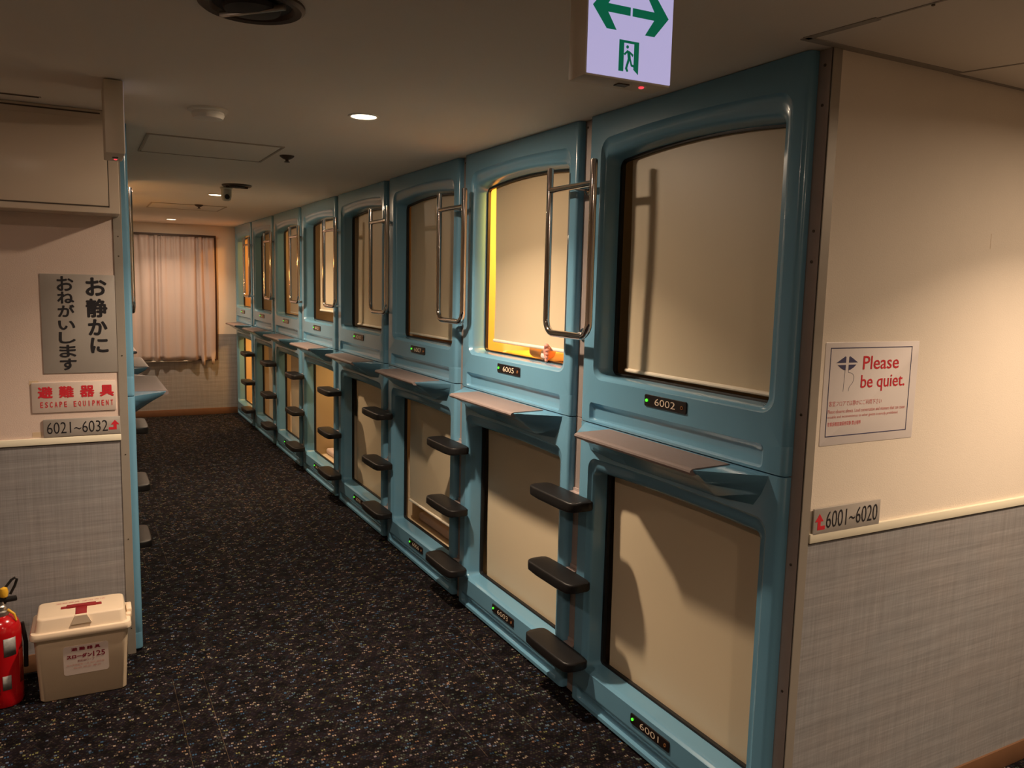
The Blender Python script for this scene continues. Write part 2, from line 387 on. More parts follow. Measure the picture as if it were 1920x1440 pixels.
tag(cu, 'closed pinkish satin curtain in pleats over the window at the end of the corridor', 'curtain')
box('curtain_rail', .27, 1.46, YE - .075, YE - .045, 2.118, 2.132, M['dark'], parent=cu)

# ------------------------------------------------------------------ capsule meshes (local: x along the front, left to right; y into the wall; z up)
FD = .03    # the moulded front stands this far proud of the posts
def profile(x0, x1, z0, z1):
    r = .018; L = [rrect(x0, x1, z0, z1, .0004, -.01), rrect(x0, x1, z0, z1, .0004, FD - r)]
    for k in range(1, 6):
        a = k * PI / 10; L.append(rrect(x0 + r * (1 - math.cos(a)), x1 - r * (1 - math.cos(a)), z0, z1, .0004, FD - r + r * math.sin(a)))
    return L
def S(s0, s1, flip):   # s is measured from the near end of the right row; x = W - s there
    return (s0, s1) if flip else (W - s1, W - s0)
def ring_part(bm, zo0, zo1, rings, flip, cap=False):
    n0 = set(bm.verts)
    L = profile(0, W, zo0, zo1)
    for (s0, s1, z0, z1, r, d, arch) in rings:
        a, b = S(s0, s1, flip); L.append(rrect(a, b, z0, z1, r, d, arch))
    loft(bm, L, cap1=cap)
def groove_part(bm, zo0, zo1, s0, s1, z0, z1, deep, flip):
    L = profile(0, W, zo0, zo1); a, b = S(s0, s1, flip)
    L.append(rrect(a, b, z0, z1, .014, FD))
    for (iu, ib, k) in ((.003, .001, .15), (.010, .002, .6), (.017, .003, .9), (.026, .004, 1.0)):
        L.append(rrect(a + iu * .8, b - iu * .8, z0 + ib, z1 - iu, .010, FD - deep * k))
    loft(bm, L, cap1=True)
def clean(bm):
    bmesh.ops.remove_doubles(bm, verts=bm.verts, dist=.00015)
    bmesh.ops.dissolve_degenerate(bm, dist=.0001, edges=bm.edges)
ZS = 1.134
def upper_panel(flip):
    bm = bmesh.new()
    ring_part(bm, 1.218, H - .002, [(.050, .942, 1.300, 2.168, .050, FD, .016), (.053, .940, 1.302, 2.164, .049, FD - .004, .016), (.060, .936, 1.306, 2.156, .045, FD - .010, .018),
                                    (.072, .933, 1.309, 2.142, .040, FD - .013, .020), (.086, .930, 1.312, 2.122, .034, FD - .016, .022), (.092, .929, 1.314, 2.112, .030, FD - .024, .024),
                                    (.094, .929, 1.315, 2.106, .028, FD - .034, .024), (.096, .929, 1.316, 2.100, .026, -.052, .024)], flip)
    groove_part(bm, ZS + .002, 1.218, .080, .958, ZS + .010, 1.212, .017, flip)
    clean(bm); return finish(bm, 'front_panel', M['blue'], 40, link=False)
def lower_panel(flip):
    bm = bmesh.new()
    ring_part(bm, .085, ZS - .002, [(.050, .952, .160, 1.002, .045, FD, .006), (.053, .950, .162, .999, .044, FD - .004, .006), (.062, .946, .166, .990, .040, FD - .010, .006),
                                    (.074, .940, .168, .974, .034, FD - .014, .006), (.086, .936, .169, .958, .028, FD - .018, .008), (.092, .935, .170, .948, .022, FD - .028, .008),
                                    (.095, .935, .171, .942, .016, -.052, .008)], flip)
    groove_part(bm, .012, .085, .045, .975, .026, .076, .014, flip)
    clean(bm); return finish(bm, 'front_panel', M['blue'], 40, link=False)
def frame_mesh(z0, z1, s0, s1, arch, flip):
    bm = bmesh.new(); a, b = S(s0, s1, flip); w = .010
    loft(bm, [rrect(a - .02, b + .02, z0 - .02, z1 + .02, .02, -.052, arch), rrect(a, b, z0, z1, .018, -.050, arch), rrect(a + w, b - w, z0 + w * .7, z1 - w * .7, .012, -.052, arch),
              rrect(a + w, b - w, z0 + w * .7, z1 - w * .7, .012, -.066, arch), rrect(a - .02, b + .02, z0 - .02, z1 + .02, .02, -.066, arch), rrect(a - .02, b + .02, z0 - .02, z1 + .02, .02, -.052, arch)])
    return finish(bm, 'window_frame', M['gasket'], 40, link=False)
def shell_mesh(z0, z1):
    bm = bmesh.new(); D = 1.95; t = .018
    B(bm, 0, t, .01, D, z0, z1); B(bm, W - t, W, .01, D, z0, z1); B(bm, t, W - t, D - t, D, z0, z1)
    B(bm, t, W - t, .01, D, z0, z0 + t); B(bm, t, W - t, .01, D, z1 - t, z1)
    # inner coves, ledge and a moulded shelf inside the capsule
    B(bm, t, W - t, .09, D - t, z0 + t, z0 + .13); B(bm, t, .10, 1.2, 1.6, z0 + .55, z0 + .60, .01)
    return finish(bm, 'shell', M['shell'], 35, link=False)
def shelf_mesh(flip):
    bm = bmesh.new(); zt = 1.127
    def X(s): return s if flip else W - s
    top = [(.055, FD, zt), (.195, .165, zt - .002), (.215, .176, zt - .003), (.815, .176, zt - .003), (.838, .165, zt - .002), (.985, FD, zt)]
    mid = [(.060, FD, zt - .020), (.203, .158, zt - .017), (.222, .168, zt - .018), (.808, .168, zt - .018), (.830, .158, zt - .017), (.980, FD, zt - .020)]
    lo2 = [(.078, FD, zt - .058), (.225, .11, zt - .050), (.240, .115, zt - .050), (.79, .115, zt - .050), (.805, .11, zt - .050), (.965, FD, zt - .058)]
    low = [(.105, FD, zt - .095), (.25, FD + .006, zt - .105), (.26, FD + .006, zt - .105), (.77, FD + .006, zt - .105), (.78, FD + .006, zt - .105), (.94, FD, zt - .095)]
    loft(bm, [[(X(s), -d, z) for s, d, z in q] for q in (top, mid, lo2, low)], True, True)
    es = [e for e in bm.edges]
    bmesh.ops.bevel(bm, geom=[e for e in es if all(-v.co.y > FD + .02 for v in e.verts)], offset=.006, segments=3, affect='EDGES', profile=.5)
    return finish(bm, 'shelf', M['blue'], 50, link=False)
def shelf_top_mesh(flip):
    bm = bmesh.new(); zt = 1.1275
    def X(s): return s if flip else W - s
    # board with a rounded nosing over the front edge
    prof = [(FD - .001, zt + .0025), (.160, zt), (.172, zt - .001), (.179, zt - .005), (.181, zt - .011), (.178, zt - .018), (.170, zt - .021), (.150, zt - .021), (FD, zt - .008)]
    a, b, c, d = (.215, .222, .805, .812)
    loft(bm, [[(X(s), -y, z) for y, z in prof] for s in (.208, .212, .820, .824)], True, True)
    return finish(bm, 'shelf_top', M['shelf'], 40, link=False)
def plate_mesh(z0, z1, flip):
    a, b = S(.408, .622, flip); bm = bmesh.new()
    loft(bm, [rrect(a, b, z0, z1, .006, FD - .002), rrect(a, b, z0, z1, .006, FD + .003), rrect(a + .001, b - .001, z0 + .001, z1 - .001, .005, FD + .004)], cap1=True)
    return finish(bm, 'number_plate', M['plate'], link=False)
def disc_mesh(name, x, z, r, d0, d1, m, hole=0):
    bm = bmesh.new(); n = 20
    def ring(rr, d): return [(x + rr * math.cos(2 * PI * i / n), -d, z + rr * math.sin(2 * PI * i / n)) for i in range(n)]
    if hole: loft(bm, [ring(r, d0), ring(r, d1), ring(hole, d1), ring(hole, d0)])
    else: loft(bm, [ring(r, d0), ring(r * .95, d1), ring(r * .5, d1 + .001)], cap1=True)
    return finish(bm, name, m, link=False)
def blind_mesh(x0, x1, z0, z1, seed):
    """roller blind cloth: slightly bellied and rippled; its far edge leans in towards the hem"""
    bm = bmesh.new(); rn = random.Random(seed); nx, nz = 14, 22; g = []; p1, p2 = rn.random() * 6, rn.random() * 6
    for j in range(nz + 1):
        f = j / nz; r = []
        for i in range(nx + 1):
            u = i / nx; lean = .012 * f
            x = x0 + lean + (x1 - x0 - lean) * u
            y = .072 + .006 * math.sin(PI * f) * math.sin(PI * u) + .0022 * math.sin(u * 5 + p1 + f * 2) * f + .0015 * math.sin(f * 7 + p2)
            r.append(bm.verts.new((x, y, z1 + (z0 - z1) * f)))
        g.append(r)
    for j in range(nz):
        for i in range(nx): bm.faces.new((g[j][i], g[j][i + 1], g[j + 1][i + 1], g[j + 1][i]))
    return finish(bm, 'blind', M['blind'], 80, link=False, fix=True)

mesh = {}
for fl in (False, True):
    mesh[fl] = dict(up=upper_panel(fl), lo=lower_panel(fl), fu=frame_mesh(1.316, 2.100, .096, .929, .024, fl), flw=frame_mesh(.171, .942, .095, .935, .008, fl),
                    sh=shelf_mesh(fl), st=shelf_top_mesh(fl), pu=plate_mesh(1.246, 1.286, fl), pl=plate_mesh(.104, .142, fl))
shell_u, shell_l = shell_mesh(ZS + .004, H - .004), shell_mesh(.006, ZS - .004)

def led_light(parent, loc, power, col, size=(.3, .08), name='lamp_light'):
    l = bpy.data.lights.new(name, 'AREA'); l.shape = 'RECTANGLE'; l.size, l.size_y = size; l.energy = power; l.color = col
    o = bpy.data.objects.new(name, l); C.objects.link(o); o.parent = parent; o.location = loc
    return o
ORANGE = (1.0, .40, .07)
def capsule(k, upper, left, num, blind, light, label):
    """blind = (far-side s, near-side s, hem z) or None; light = (power, colour) or None"""
    fl = left
    if left: loc = (LX, YL + .02 + k * P, 0); rz = PI / 2
    else: loc = (R, Y0 + k * P + W, 0); rz = -PI / 2
    g = 'blue sleeping capsules of the left row' if left else 'blue sleeping capsules of the right row'
    r = empty('sleeping_capsule', loc, rz, label, 'capsule', g); mm = mesh[fl]
    inst('front_panel', mm['up' if upper else 'lo'], r); inst('window_frame', mm['fu' if upper else 'flw'], r)
    inst('shell', shell_u if upper else shell_l, r)
    z0, z1 = (1.246, 1.286) if upper else (.104, .142)
    pl = inst('number_plate', mm['pu' if upper else 'pl'], r)
    a, b = S(.408, .622, fl); zc = (z0 + z1) / 2
    inst('indicator_light', disc_mesh('indicator_light', a + .014, zc, .0052, FD + .003, FD + .0075, M['green']), pl)
    inst('button', disc_mesh('button', b - .021, zc - .001, .0060, FD + .003, FD + .006, M['amber'], .004), pl)
    text(pl, 'number', num, a + .056, a + .160, zc - .0115, zc + .0115, -(FD + .004), M['ink'], -.004)
    if not upper:
        s = inst('shelf', mm['sh'], r); inst('shelf_top', mm['st'], s)
    if blind:
        sf, sn, hz = blind; xa, xb = S(sn, sf, fl); top = (2.14 if upper else .975)
        bo = inst('blind', blind_mesh(xa, xb, hz, top, k * 2 + upper), r)
        bm = tube(bmesh.new(), [(xa + .010, .072, hz), (xb - .002, .072, hz)], .008, 10)
        finish(bm, 'hem_bar', M['hem'], parent=bo)
        bm = tube(bmesh.new(), [(xa - .01, .10, top), (xb + .01, .10, top)], .018, 12)
        finish(bm, 'blind_roller', M['dark'], parent=bo)
    if light and left:      # a bare bedside bulb halfway up the side wall of the capsule
        l = bpy.data.lights.new('bedside_light', 'POINT'); l.energy = light[0]; l.color = light[1]; l.shadow_soft_size = .03
        q_ = bpy.data.objects.new('bedside_light', l); C.objects.link(q_); q_.parent = r; q_.location = (.35, .38, 1.78)
        finish(lathe(bmesh.new(), [(.012, -.05), (.016, -.03), (.030, -.028), (.026, .0)], 16, (.35, .38, 1.70)), 'bedside_lamp', M['white'], parent=r)
    elif light:
        pw, col = light; zz = (H - .05) if upper else (ZS - .05)
        led_light(r, (W / 2, .36, zz), pw, col)
        box('lamp_housing', W / 2 - .17, W / 2 + .17, .30, .42, zz + .004, zz + .03, M['white'], .004, parent=r)
    return r

UB, LB = 1.338, .158
AM = (1.0, .55, .20)
right = [
 (0, 0, '6001', (.915, .08, LB - .01), None, 'lower capsule 6001, nearest on the right, cream blind fully down'),
 (0, 1, '6002', (.885, .12, UB), (.10, AM), 'upper capsule 6002, nearest on the right, cream blind with a gap at its left'),
 (1, 0, '6003', (.905, .08, LB), None, 'lower capsule 6003, second along the right, cream blind fully down'),
 (1, 1, '6005', (.875, .08, 1.372), (32.0, (1.0, .47, .07)), 'upper capsule 6005, glowing orange behind its blind'),
 (2, 0, '6006', (.895, .08, .298), (.5, AM), 'lower capsule 6006, third along the right, blind stopping short above a grey mat'),
 (2, 1, '6007', (.905, .08, UB), (.5, ORANGE), 'upper capsule 6007, third along the right, dull cream blind down'),
 (3, 0, '6008', (.885, .08, LB), None, 'lower capsule 6008, fourth along the right, cream blind down'),
 (3, 1, '6010', (.860, .08, UB), (.15, AM), 'upper capsule 6010, fourth along the right, blind down with dark left edge'),
 (4, 0, '6011', None, (3.6, (1, .60, .22)), 'lower capsule 6011, fifth along the right, open with tan lining and white bedding'),
 (4, 1, '6012', (.80, .08, 1.40), (.8, AM), 'upper capsule 6012, fifth along the right, blind hanging short above a dark gap'),
 (5, 0, '6013', (.78, .08, LB), (2.4, AM), 'lower capsule 6013, sixth along the right, blind drawn beside a brown gap'),
 (5, 1, '6015', (.78, .08, UB), (3.2, AM), 'upper capsule 6015, sixth along the right, softly lit tan behind the rail'),
 (6, 0, '6016', (.72, .08, LB), (1.8, AM), 'lower capsule 6016, seventh along the right, narrow pale strip of blind'),
 (6, 1, '6017', None, (1.1, AM), 'upper capsule 6017, seventh along the right, open and dim brown inside'),
 (7, 0, '6018', None, (9.0, (1, .50, .13)), 'lower capsule 6018, farthest on the right beside the end wall, open and orange'),
 (7, 1, '6020', None, (9.0, (1, .40, .08)), 'upper capsule 6020, farthest on the right beside the end wall, bright orange inside'),
]
for (k, up, num, bl, li, lab) in right: capsule(k, up, False, num, bl, li, lab)
ln = [('6021', '6022'), ('6023', '6025'), ('6026', '6027'), ('6028', '6030'), ('6031', '6032')]
ords = ['nearest', 'second', 'third', 'fourth', 'farthest']
for k in range(5):
    for up in (0, 1):
        li = (7.0, (1, .48, .14)) if (k in (2, 3) and up) else None
        capsule(k, up, True, ln[k][up], None if li else (.9, .08, UB if up else LB), li,
                '%s capsule of the left row, %s from the wall with the grey notice' % ('upper' if up else 'lower', ords[k]))

# ------------------------------------------------------------------ posts with foot steps, grab rails
def post_meshes():
    d = {}
    bm = bmesh.new(); B(bm, -.042, .042, 0, .02, .004, ZS - .001, .001, 1); B(bm, -.042, .042, 0, .02, ZS + .001, H - .002, .001, 1); d['strip'] = finish(bm, 'post_strip', M['post'], link=False)
    bm = bmesh.new()
    for z in (.10, .42, .72, 1.04, 1.24, 1.52, 1.86, 2.05, 2.235):
        for sx in (-.022, .022) if z > 2.2 else (.018,):
            n = 10; loft(bm, [[(sx + r * math.cos(2 * PI * i / n), y, z + r * math.sin(2 * PI * i / n)) for i in range(n)] for r, y in ((.0045, .001), (.0042, -.0015), (.002, -.0022))], cap1=True)
    d['screws'] = finish(bm, 'screws', M['screw'], link=False)
    # foot step: long black block with rounded ends, slightly thinner at the left
    bm = bmesh.new(); prof = []
    def ring(x, ya, yb, za, zb, r=.008):
        pts = []
        for (cy, cz, t) in ((yb - r, za + r, -PI / 2), (yb - r, zb - r, 0), (ya + r, zb - r, PI / 2), (ya + r, za + r, PI)):
            for k in range(4): pts.append((x, cy + r * math.cos(t + k * PI / 6), cz + r * math.sin(t + k * PI / 6)))
        return pts
    L = []
    for (x, ya, yb, za, zb) in ((-.172, -.098, -.064, -.028, -.006), (-.170, -.112, -.052, -.034, -.002), (-.160, -.130, -.040, -.037, -.001), (-.140, -.140, -.036, -.040, 0), (-.08, -.142, -.034, -.043, 0),
                                (.08, -.142, -.034, -.043, 0), (.140, -.140, -.036, -.040, 0), (.160, -.130, -.040, -.037, -.001), (.170, -.112, -.052, -.034, -.002), (.172, -.098, -.064, -.028, -.006)):
        L.append(ring(x, ya, yb, za, zb))
    loft(bm, L, True, True); d['step'] = finish(bm, 'step', M['black'], 50, link=False)
    bm = bmesh.new(); B(bm, -.032, .032, -.044, .001, -.040, -.006, .003); B(bm, -.036, .036, -.006, .001, -.060, .006, .002)
    d['bracket'] = finish(bm, 'bracket', M['bracket'], link=False)
    hw, zb, zt, r, y = .150, 1.458, 2.092, .0135, -.082; rc = .055
    pts = [(-hw, y, zt), (-hw, y, zb + rc)]
    for i in range(1, 9): a = PI + i * PI / 16; pts.append((-hw + rc + rc * math.cos(a), y, zb + rc + rc * math.sin(a)))
    for i in range(0, 9): a = 1.5 * PI + i * PI / 16; pts.append((hw - rc + rc * math.cos(a), y, zb + rc + rc * math.sin(a)))
    pts += [(hw, y, zt)]
    bm = tube(bmesh.new(), pts, r, 16); bmesh.ops.bevel(bm, geom=[e for e in bm.edges if all(v.co.z > zt - 1e-4 for v in e.verts)], offset=.003, segments=2, affect='EDGES')
    d['rail'] = finish(bm, 'rail', M['chrome'], 60, link=False)
    d['cross'] = finish(tube(bmesh.new(), [(-hw, y, 2.008), (hw, y, 2.008)], .0115, 14), 'crossbar', M['chrome'], 60, link=False)
    bm = bmesh.new()
    tube(bm, [(0, y, 0), (0, .001, 0)], .010, 14)
    n = 18; loft(bm, [[(rr * math.cos(2 * PI * i / n), yy, rr * math.sin(2 * PI * i / n)) for i in range(n)] for rr, yy in ((.026, .001), (.026, -.004), (.022, -.006), (.012, -.007))], cap1=True)
    d['mount'] = finish(bm, 'mount', M['chrome'], 50, link=False)
    return d
PM = post_meshes()
def post(left, k, label, steps=True):
    if left: loc = (LX, YL + .02 + k * P - (P - W) / 2, 0); rz = PI / 2
    else: loc = (R, Y0 + k * P - (P - W) / 2, 0); rz = -PI / 2
    r = empty('ladder_post' if steps else 'post', loc, rz, label, 'post', 'grey posts of the %s row' % ('left' if left else 'right'))
    inst('post_strip', PM['strip'], r); inst('screws', PM['screws'], r)
    if steps:
        for z in (.845, .532, .222):
            s = inst('step', PM['step'], r); s.location = (0, 0, z); inst('bracket', PM['bracket'], s)
    return r
def rail(left, k, label):
    if left: loc = (LX, YL + .02 + k * P - (P - W) / 2, 0); rz = PI / 2
    else: loc = (R, Y0 + k * P - (P - W) / 2, 0); rz = -PI / 2
    r = empty('grab_rail', loc, rz, label, 'handrail', 'chrome grab rails of the %s row' % ('left' if left else 'right'))
    inst('rail', PM['rail'], r); inst('crossbar', PM['cross'], r)
    for z in (2.008, 1.458): m_ = inst('mount', PM['mount'], r); m_.location = (0, 0, z)
pairs = ['', '6002 and 6005', '6005 and 6007', '6007 and 6010', '6010 and 6012', '6012 and 6015', '6015 and 6017', '6017 and 6020']
for k in range(1, 8):
    lo = pairs[k].split(' and ')
    nth = ['', 'nearest', 'second nearest', 'third nearest', 'middle', 'third farthest', 'second farthest', 'farthest'][k]
    post(False, k, '%s grey post with black foot steps on the right, between %s' % (nth, pairs[k]))
    rail(False, k, '%s chrome grab rail on the right, between %s' % (nth, pairs[k]))
for k in range(1, 5):
    post(True, k, 'grey post with black foot steps in the left row, %s from the grey notice' % ['', 'first', 'second', 'third', 'fourth'][k])
    rail(True, k, 'chrome grab rail of the left row, %s from the cream end wall' % ['', 'first', 'second', 'third', 'fourth'][k])
# narrow end strip of the right row at the far wall
t = post(False, 8, 'narrow grey post where the right row meets the end wall', False)

# corner angles at the near ends of both rows
def corner(name, x, y, sgn, label):
    r = empty(name, (x, y, 0), 0, label, 'post')
    bm = bmesh.new(); B(bm, min(0, sgn * .02), max(0, sgn * .02), -.0025, .052 if sgn > 0 else .03, .003, H - .002, .001, 1)
    finish(bm, 'post_strip', M['post'], parent=r)
    bm = bmesh.new(); B(bm, min(0, sgn * .033), max(0, sgn * .033), -.004, .002, .003, H - .002, .001, 1)
    finish(bm, 'flange', M['postside'], parent=r)
    bm = bmesh.new()
    for z in (.12, .52, .89, 1.31, 1.72, 1.80, 2.12, 2.22):
        n = 10
        if sgn > 0: loft(bm, [[(-yy, .022 + q * math.cos(2 * PI * i / n), z + q * math.sin(2 * PI * i / n)) for i in range(n)] for q, yy in ((.0042, -.001), (.004, .0015), (.002, .002))], cap1=True)
        else: loft(bm, [[(-.016 + q * math.cos(2 * PI * i / n), -.004 - yy, z + q * math.sin(2 * PI * i / n)) for i in range(n)] for q, yy in ((.003, -.001), (.003, .001), (.001, .0015))], cap1=True)
    finish(bm, 'screws', M['screw'], parent=r)
    return r
corner('corner_post', R, YF - .001, 1, 'grey metal corner post at the near end of the right row, beside 6002')
corner('corner_post', LX, YL - .001, -1, 'grey metal corner post at the near end of the left row, beside the notices')

# ------------------------------------------------------------------ bedding and the sleeper (each placed inside its capsule)
def in_capsule(left, k): return (R, Y0 + k * P + W, 0), -PI / 2
def soft_box(name, x0, x1, y0, y1, z0, z1, m, bev, amp=.006, seed=1, parent=None):
    bm = bmesh.new(); B(bm, x0, x1, y0, y1, z0, z1, bev, 4)
    bmesh.ops.subdivide_edges(bm, edges=[e for e in bm.edges if e.calc_length() > .1], cuts=5, use_grid_fill=True)
    for v in bm.verts:
        v.co.z += amp * math.sin(v.co.x * 23 + seed) * math.cos(v.co.y * 19 + seed * 2) * (1 if v.co.z > (z0 + z1) / 2 else 0)
        v.co.x += amp * .5 * math.sin(v.co.z * 40 + v.co.y * 21)
    return finish(bm, name, m, 70, parent=parent)
def bed(k, up, m, label):
    loc, rz = in_capsule(False, k); r = empty('mattress', loc, rz, label, 'mattress'); z = (ZS + .134) if up else .136
    soft_box('pad', .06, W - .06, .16, 1.85, z, z + (.045 if up else .05), m, .018, parent=r); return r
bed(1, True, M['orangecl'], 'thin mattress lit orange inside capsule 6005')
bed(2, False, M['mattress'], 'grey brown mat lying inside capsule 6006 under the short blind')
bed(4, False, M['mattress'], 'pale mattress inside the open capsule 6011')
bed(7, False, M['orangecl'], 'lower of two mattresses lit orange at the end wall, in capsule 6018')
bed(7, True, M['orangecl'], 'upper of two mattresses lit orange at the end wall, in capsule 6020')
loc, rz = in_capsule(False, 4)
o = soft_box('folded_duvet', .52, .92, .12, .50, .186, .285, M['sheet'], .04, .012, 3); o.location = loc; o.rotation_euler = (0, 0, rz)
tag(o, 'folded white duvet just inside the open capsule 6011', 'bedding')
loc, rz = in_capsule(False, 1)
def place(o, label, cat, kk=1): o.location, o.rotation_euler = loc, (0, 0, rz); return tag(o, label, cat)
zb = ZS + .134 + .045
place(soft_box('pillow', .43, .545, .10, .26, zb, zb + .075, M['peach'], .035, .008, 5), 'rounded peach cushion beside the foot in capsule 6005', 'cushion')
place(soft_box('red_cloth', .548, .60, .13, .26, zb, zb + .085, M['redcloth'], .02, .012, 8), 'crumpled red cloth between cushion and foot in capsule 6005', 'cloth')

# the sleeper in 6005: one skinned body lying on its side, soles to the corridor, one bare foot at the sill
def skin_obj(name, verts, edges, radii, root, m, parent=None, sub=2):
    me = bpy.data.meshes.new(name); me.from_pydata(verts, edges, []); o = inst(name, me, parent); me.materials.append(m)
    sk = o.modifiers.new('skin', 'SKIN'); sk.use_smooth_shade = True
    for v, r in zip(me.skin_vertices[0].data, radii): v.radius = (r, r) if isinstance(r, float) else r
    me.skin_vertices[0].data[root].use_root = True
    ss = o.modifiers.new('sub', 'SUBSURF'); ss.levels = sub; ss.render_levels = sub
    return o
fx, fy, fz = .800, .050, 1.322     # ball of the visible foot (local)
V = [(.56, 1.02, zb + .12)]; E = []; Rd = [.115]                      # pelvis
def chain(start, pts, rs):
    p = start
    for q, r in zip(pts, rs): V.append(q); Rd.append(r); E.append((p, len(V) - 1)); p = len(V) - 1
    return p
chest = chain(0, [(.54, 1.20, zb + .12), (.52, 1.38, zb + .13)], [.105, .125])
neck = chain(chest, [(.50, 1.52, zb + .12)], [.048])
head = chain(neck, [(.49, 1.60, zb + .12), (.48, 1.70, zb + .13)], [.075, .088])
chain(chest, [(.42, 1.34, zb + .15), (.36, 1.12, zb + .10), (.42, .95, zb + .06)], [.05, .04, .028])
chain(chest, [(.62, 1.34, zb + .10), (.70, 1.14, zb + .07), (.64, .98, zb + .05)], [.05, .04, .028])
# visible leg: thigh, knee, calf, ankle, heel, ball; then five toes
k1 = chain(0, [(.62, .84, zb + .09), (.74, .56, zb + .075), (.66, .32, zb + .055), (.622, .165, 1.352), (.630, .115, 1.352)], [.080, .058, .048, .030, .029])
ball = chain(k1, [(.655, .082, 1.352), (.680, .058, 1.354)], [.027, .029])
for i, (dz, dx, r) in enumerate(((.030, .026, .0125), (.012, .036, .0085), (-.003, .036, .008), (-.017, .033, .0076), (-.030, .028, .0072))):
    chain(ball, [(.685 + dx * .55, .046, 1.356 + dz * .9), (.691 + dx, .034, 1.357 + dz * 1.15)], [r * 1.05, r])
k2 = chain(0, [(.50, .80, zb + .06), (.48, .52, zb + .05), (.50, .34, zb + .045), (.56, .22, 1.345)], [.078, .055, .046, .03])
chain(k2, [(.585, .155, 1.337), (.61, .12, 1.335)], [.028, .024])
person = skin_obj('person', V, E, Rd, 0, M['skin'])
place(person, 'person lying in capsule 6005, one bare foot showing under the blind', 'person')
soft_box('white_bedding_cloth', .575, .668, .085, .42, zb, zb + .062, M['sheet'], .022, .014, 2, parent=person).name = 'blanket'
bm = bmesh.new()
for dx in (-.03, .03): lathe(bm, [(.0, -.012), (.009, -.008), (.012, 0), (.009, .008), (0, .012)], 10, (.48 + dx, 1.70, zb + .22), cap=False)
finish(bm, 'eyes', M['ink_black'], parent=person)
bm = bmesh.new(); lathe(bm, [(.0, -.10), (.07, -.08), (.098, -.02), (.10, .03), (.07, .08), (0, .10)], 20, (.48, 1.73, zb + .125), cap=False); finish(bm, 'hair', M['dark'], parent=person)

# ------------------------------------------------------------------ overhead cabinet and things on the left end wall
YC = 3.52
cb = empty('overhead_cabinet', (0, 0, 0), 0, 'cream cabinet built out under the ceiling above the grey notice', 'cabinet')
bm = bmesh.new(); B(bm, -2.0, LX - .014, YC, YL - .001, 1.8765, H - .001, .002, 1); finish(bm, 'body', M['cab'], parent=cb)
d_ = box('door', -1.2, .118, YC - .004, YC + .001, 1.905, 2.225, M['cab'], .001, parent=cb)
bm = bmesh.new(); B(bm, .118, .1215, YC - .0022, YC + .001, 1.90, 2.225); B(bm, -1.2, .1215, YC - .0022, YC + .001, 1.9005, 1.904); B(bm, -2, .1, YC - .0022, YC + .001, 2.245, 2.250)
finish(bm, 'door_gap', M['seam'], parent=cb)
vt = empty('slot_vent', (-.10, 3.40, H), 0, 'short dark slot in the ceiling just in front of the cabinet', 'vent')
bm = bmesh.new(); B(bm, -.30, .005, -.006, .006, -.003, .001); finish(bm, 'slot', M['seam'], parent=vt)
box('rim', -.31, .012, -.010, .010, -.001, .001, M['grille'], parent=vt)

def plate(name, x0, x1, z0, z1, y, m, label, cat, th=.003, r=.002, group=None):
    o = empty(name, ((x0 + x1) / 2, y, z0), 0, label, cat, group); w, h = (x1 - x0) / 2, z1 - z0; bm = bmesh.new()
    loft(bm, [rrect(-w, w, 0, h, r, -.001), rrect(-w, w, 0, h, r, th), rrect(-w + .0006, w - .0006, .0006, h - .0006, r, th + .0004)], cap1=True)
    finish(bm, 'plate', m, parent=o); return o
# grey notice in two vertical columns
s = plate('notice_sign', -.130, .138, 1.242, 1.642, YL, M['greysign'], 'grey notice with two columns of black Japanese letters on the left end wall', 'sign')
cx = (-.130 + .138) / 2
def pxl(u, v):   # lay out from measured letter positions on this plane
    return (u - 147) / 500.0
for ch, (x0, x1, z0, z1) in zip('お静かに', ((.030, .107, 1.556, 1.631), (.028, .107, 1.468, 1.545), (.034, .105, 1.395, 1.462), (.040, .106, 1.322, 1.386))):
    text(s, 'letter', ch, x0 - cx, x1 - cx, z0 - 1.242, z1 - 1.242, -.0036, M['ink_black'], .0026)
zz = [(1.574, 1.633), (1.524, 1.572), (1.470, 1.520), (1.418, 1.456), (1.363, 1.410), (1.306, 1.358), (1.254, 1.302)]
for ch, (z0, z1) in zip('おねがいします', zz):
    text(s, 'letter', ch, -.072 - cx, -.012 - cx, z0 - 1.242, z1 - 1.242, -.0036, M['ink_black'], .0017)
# escape equipment plate
s = plate('escape_equipment_sign', -.176, .128, 1.083, 1.207, YL, M['clearplate'], 'pale plastic plate with red lettering reading ESCAPE EQUIPMENT', 'sign', .004, .006)
cx = (-.176 + .128) / 2
for ch, x in zip('避難器具', (-.155, -.080, -.005, .067)):
    text(s, 'letter', ch, x - cx, x + .053 - cx, 1.142 - 1.083, 1.190 - 1.083, -.0046, M['ink_red'], .0019)
for i, ch in enumerate('ESCAPE EQUIPMENT'):
    if ch == ' ': continue
    xm = -.1425 + i * .0169 - cx; hw_ = .0015 if ch == 'I' else .0047
    text(s, 'letter', ch, xm - hw_, xm + hw_, 1.104 - 1.083, 1.127 - 1.083, -.0046, M['ink_red'], .0004)
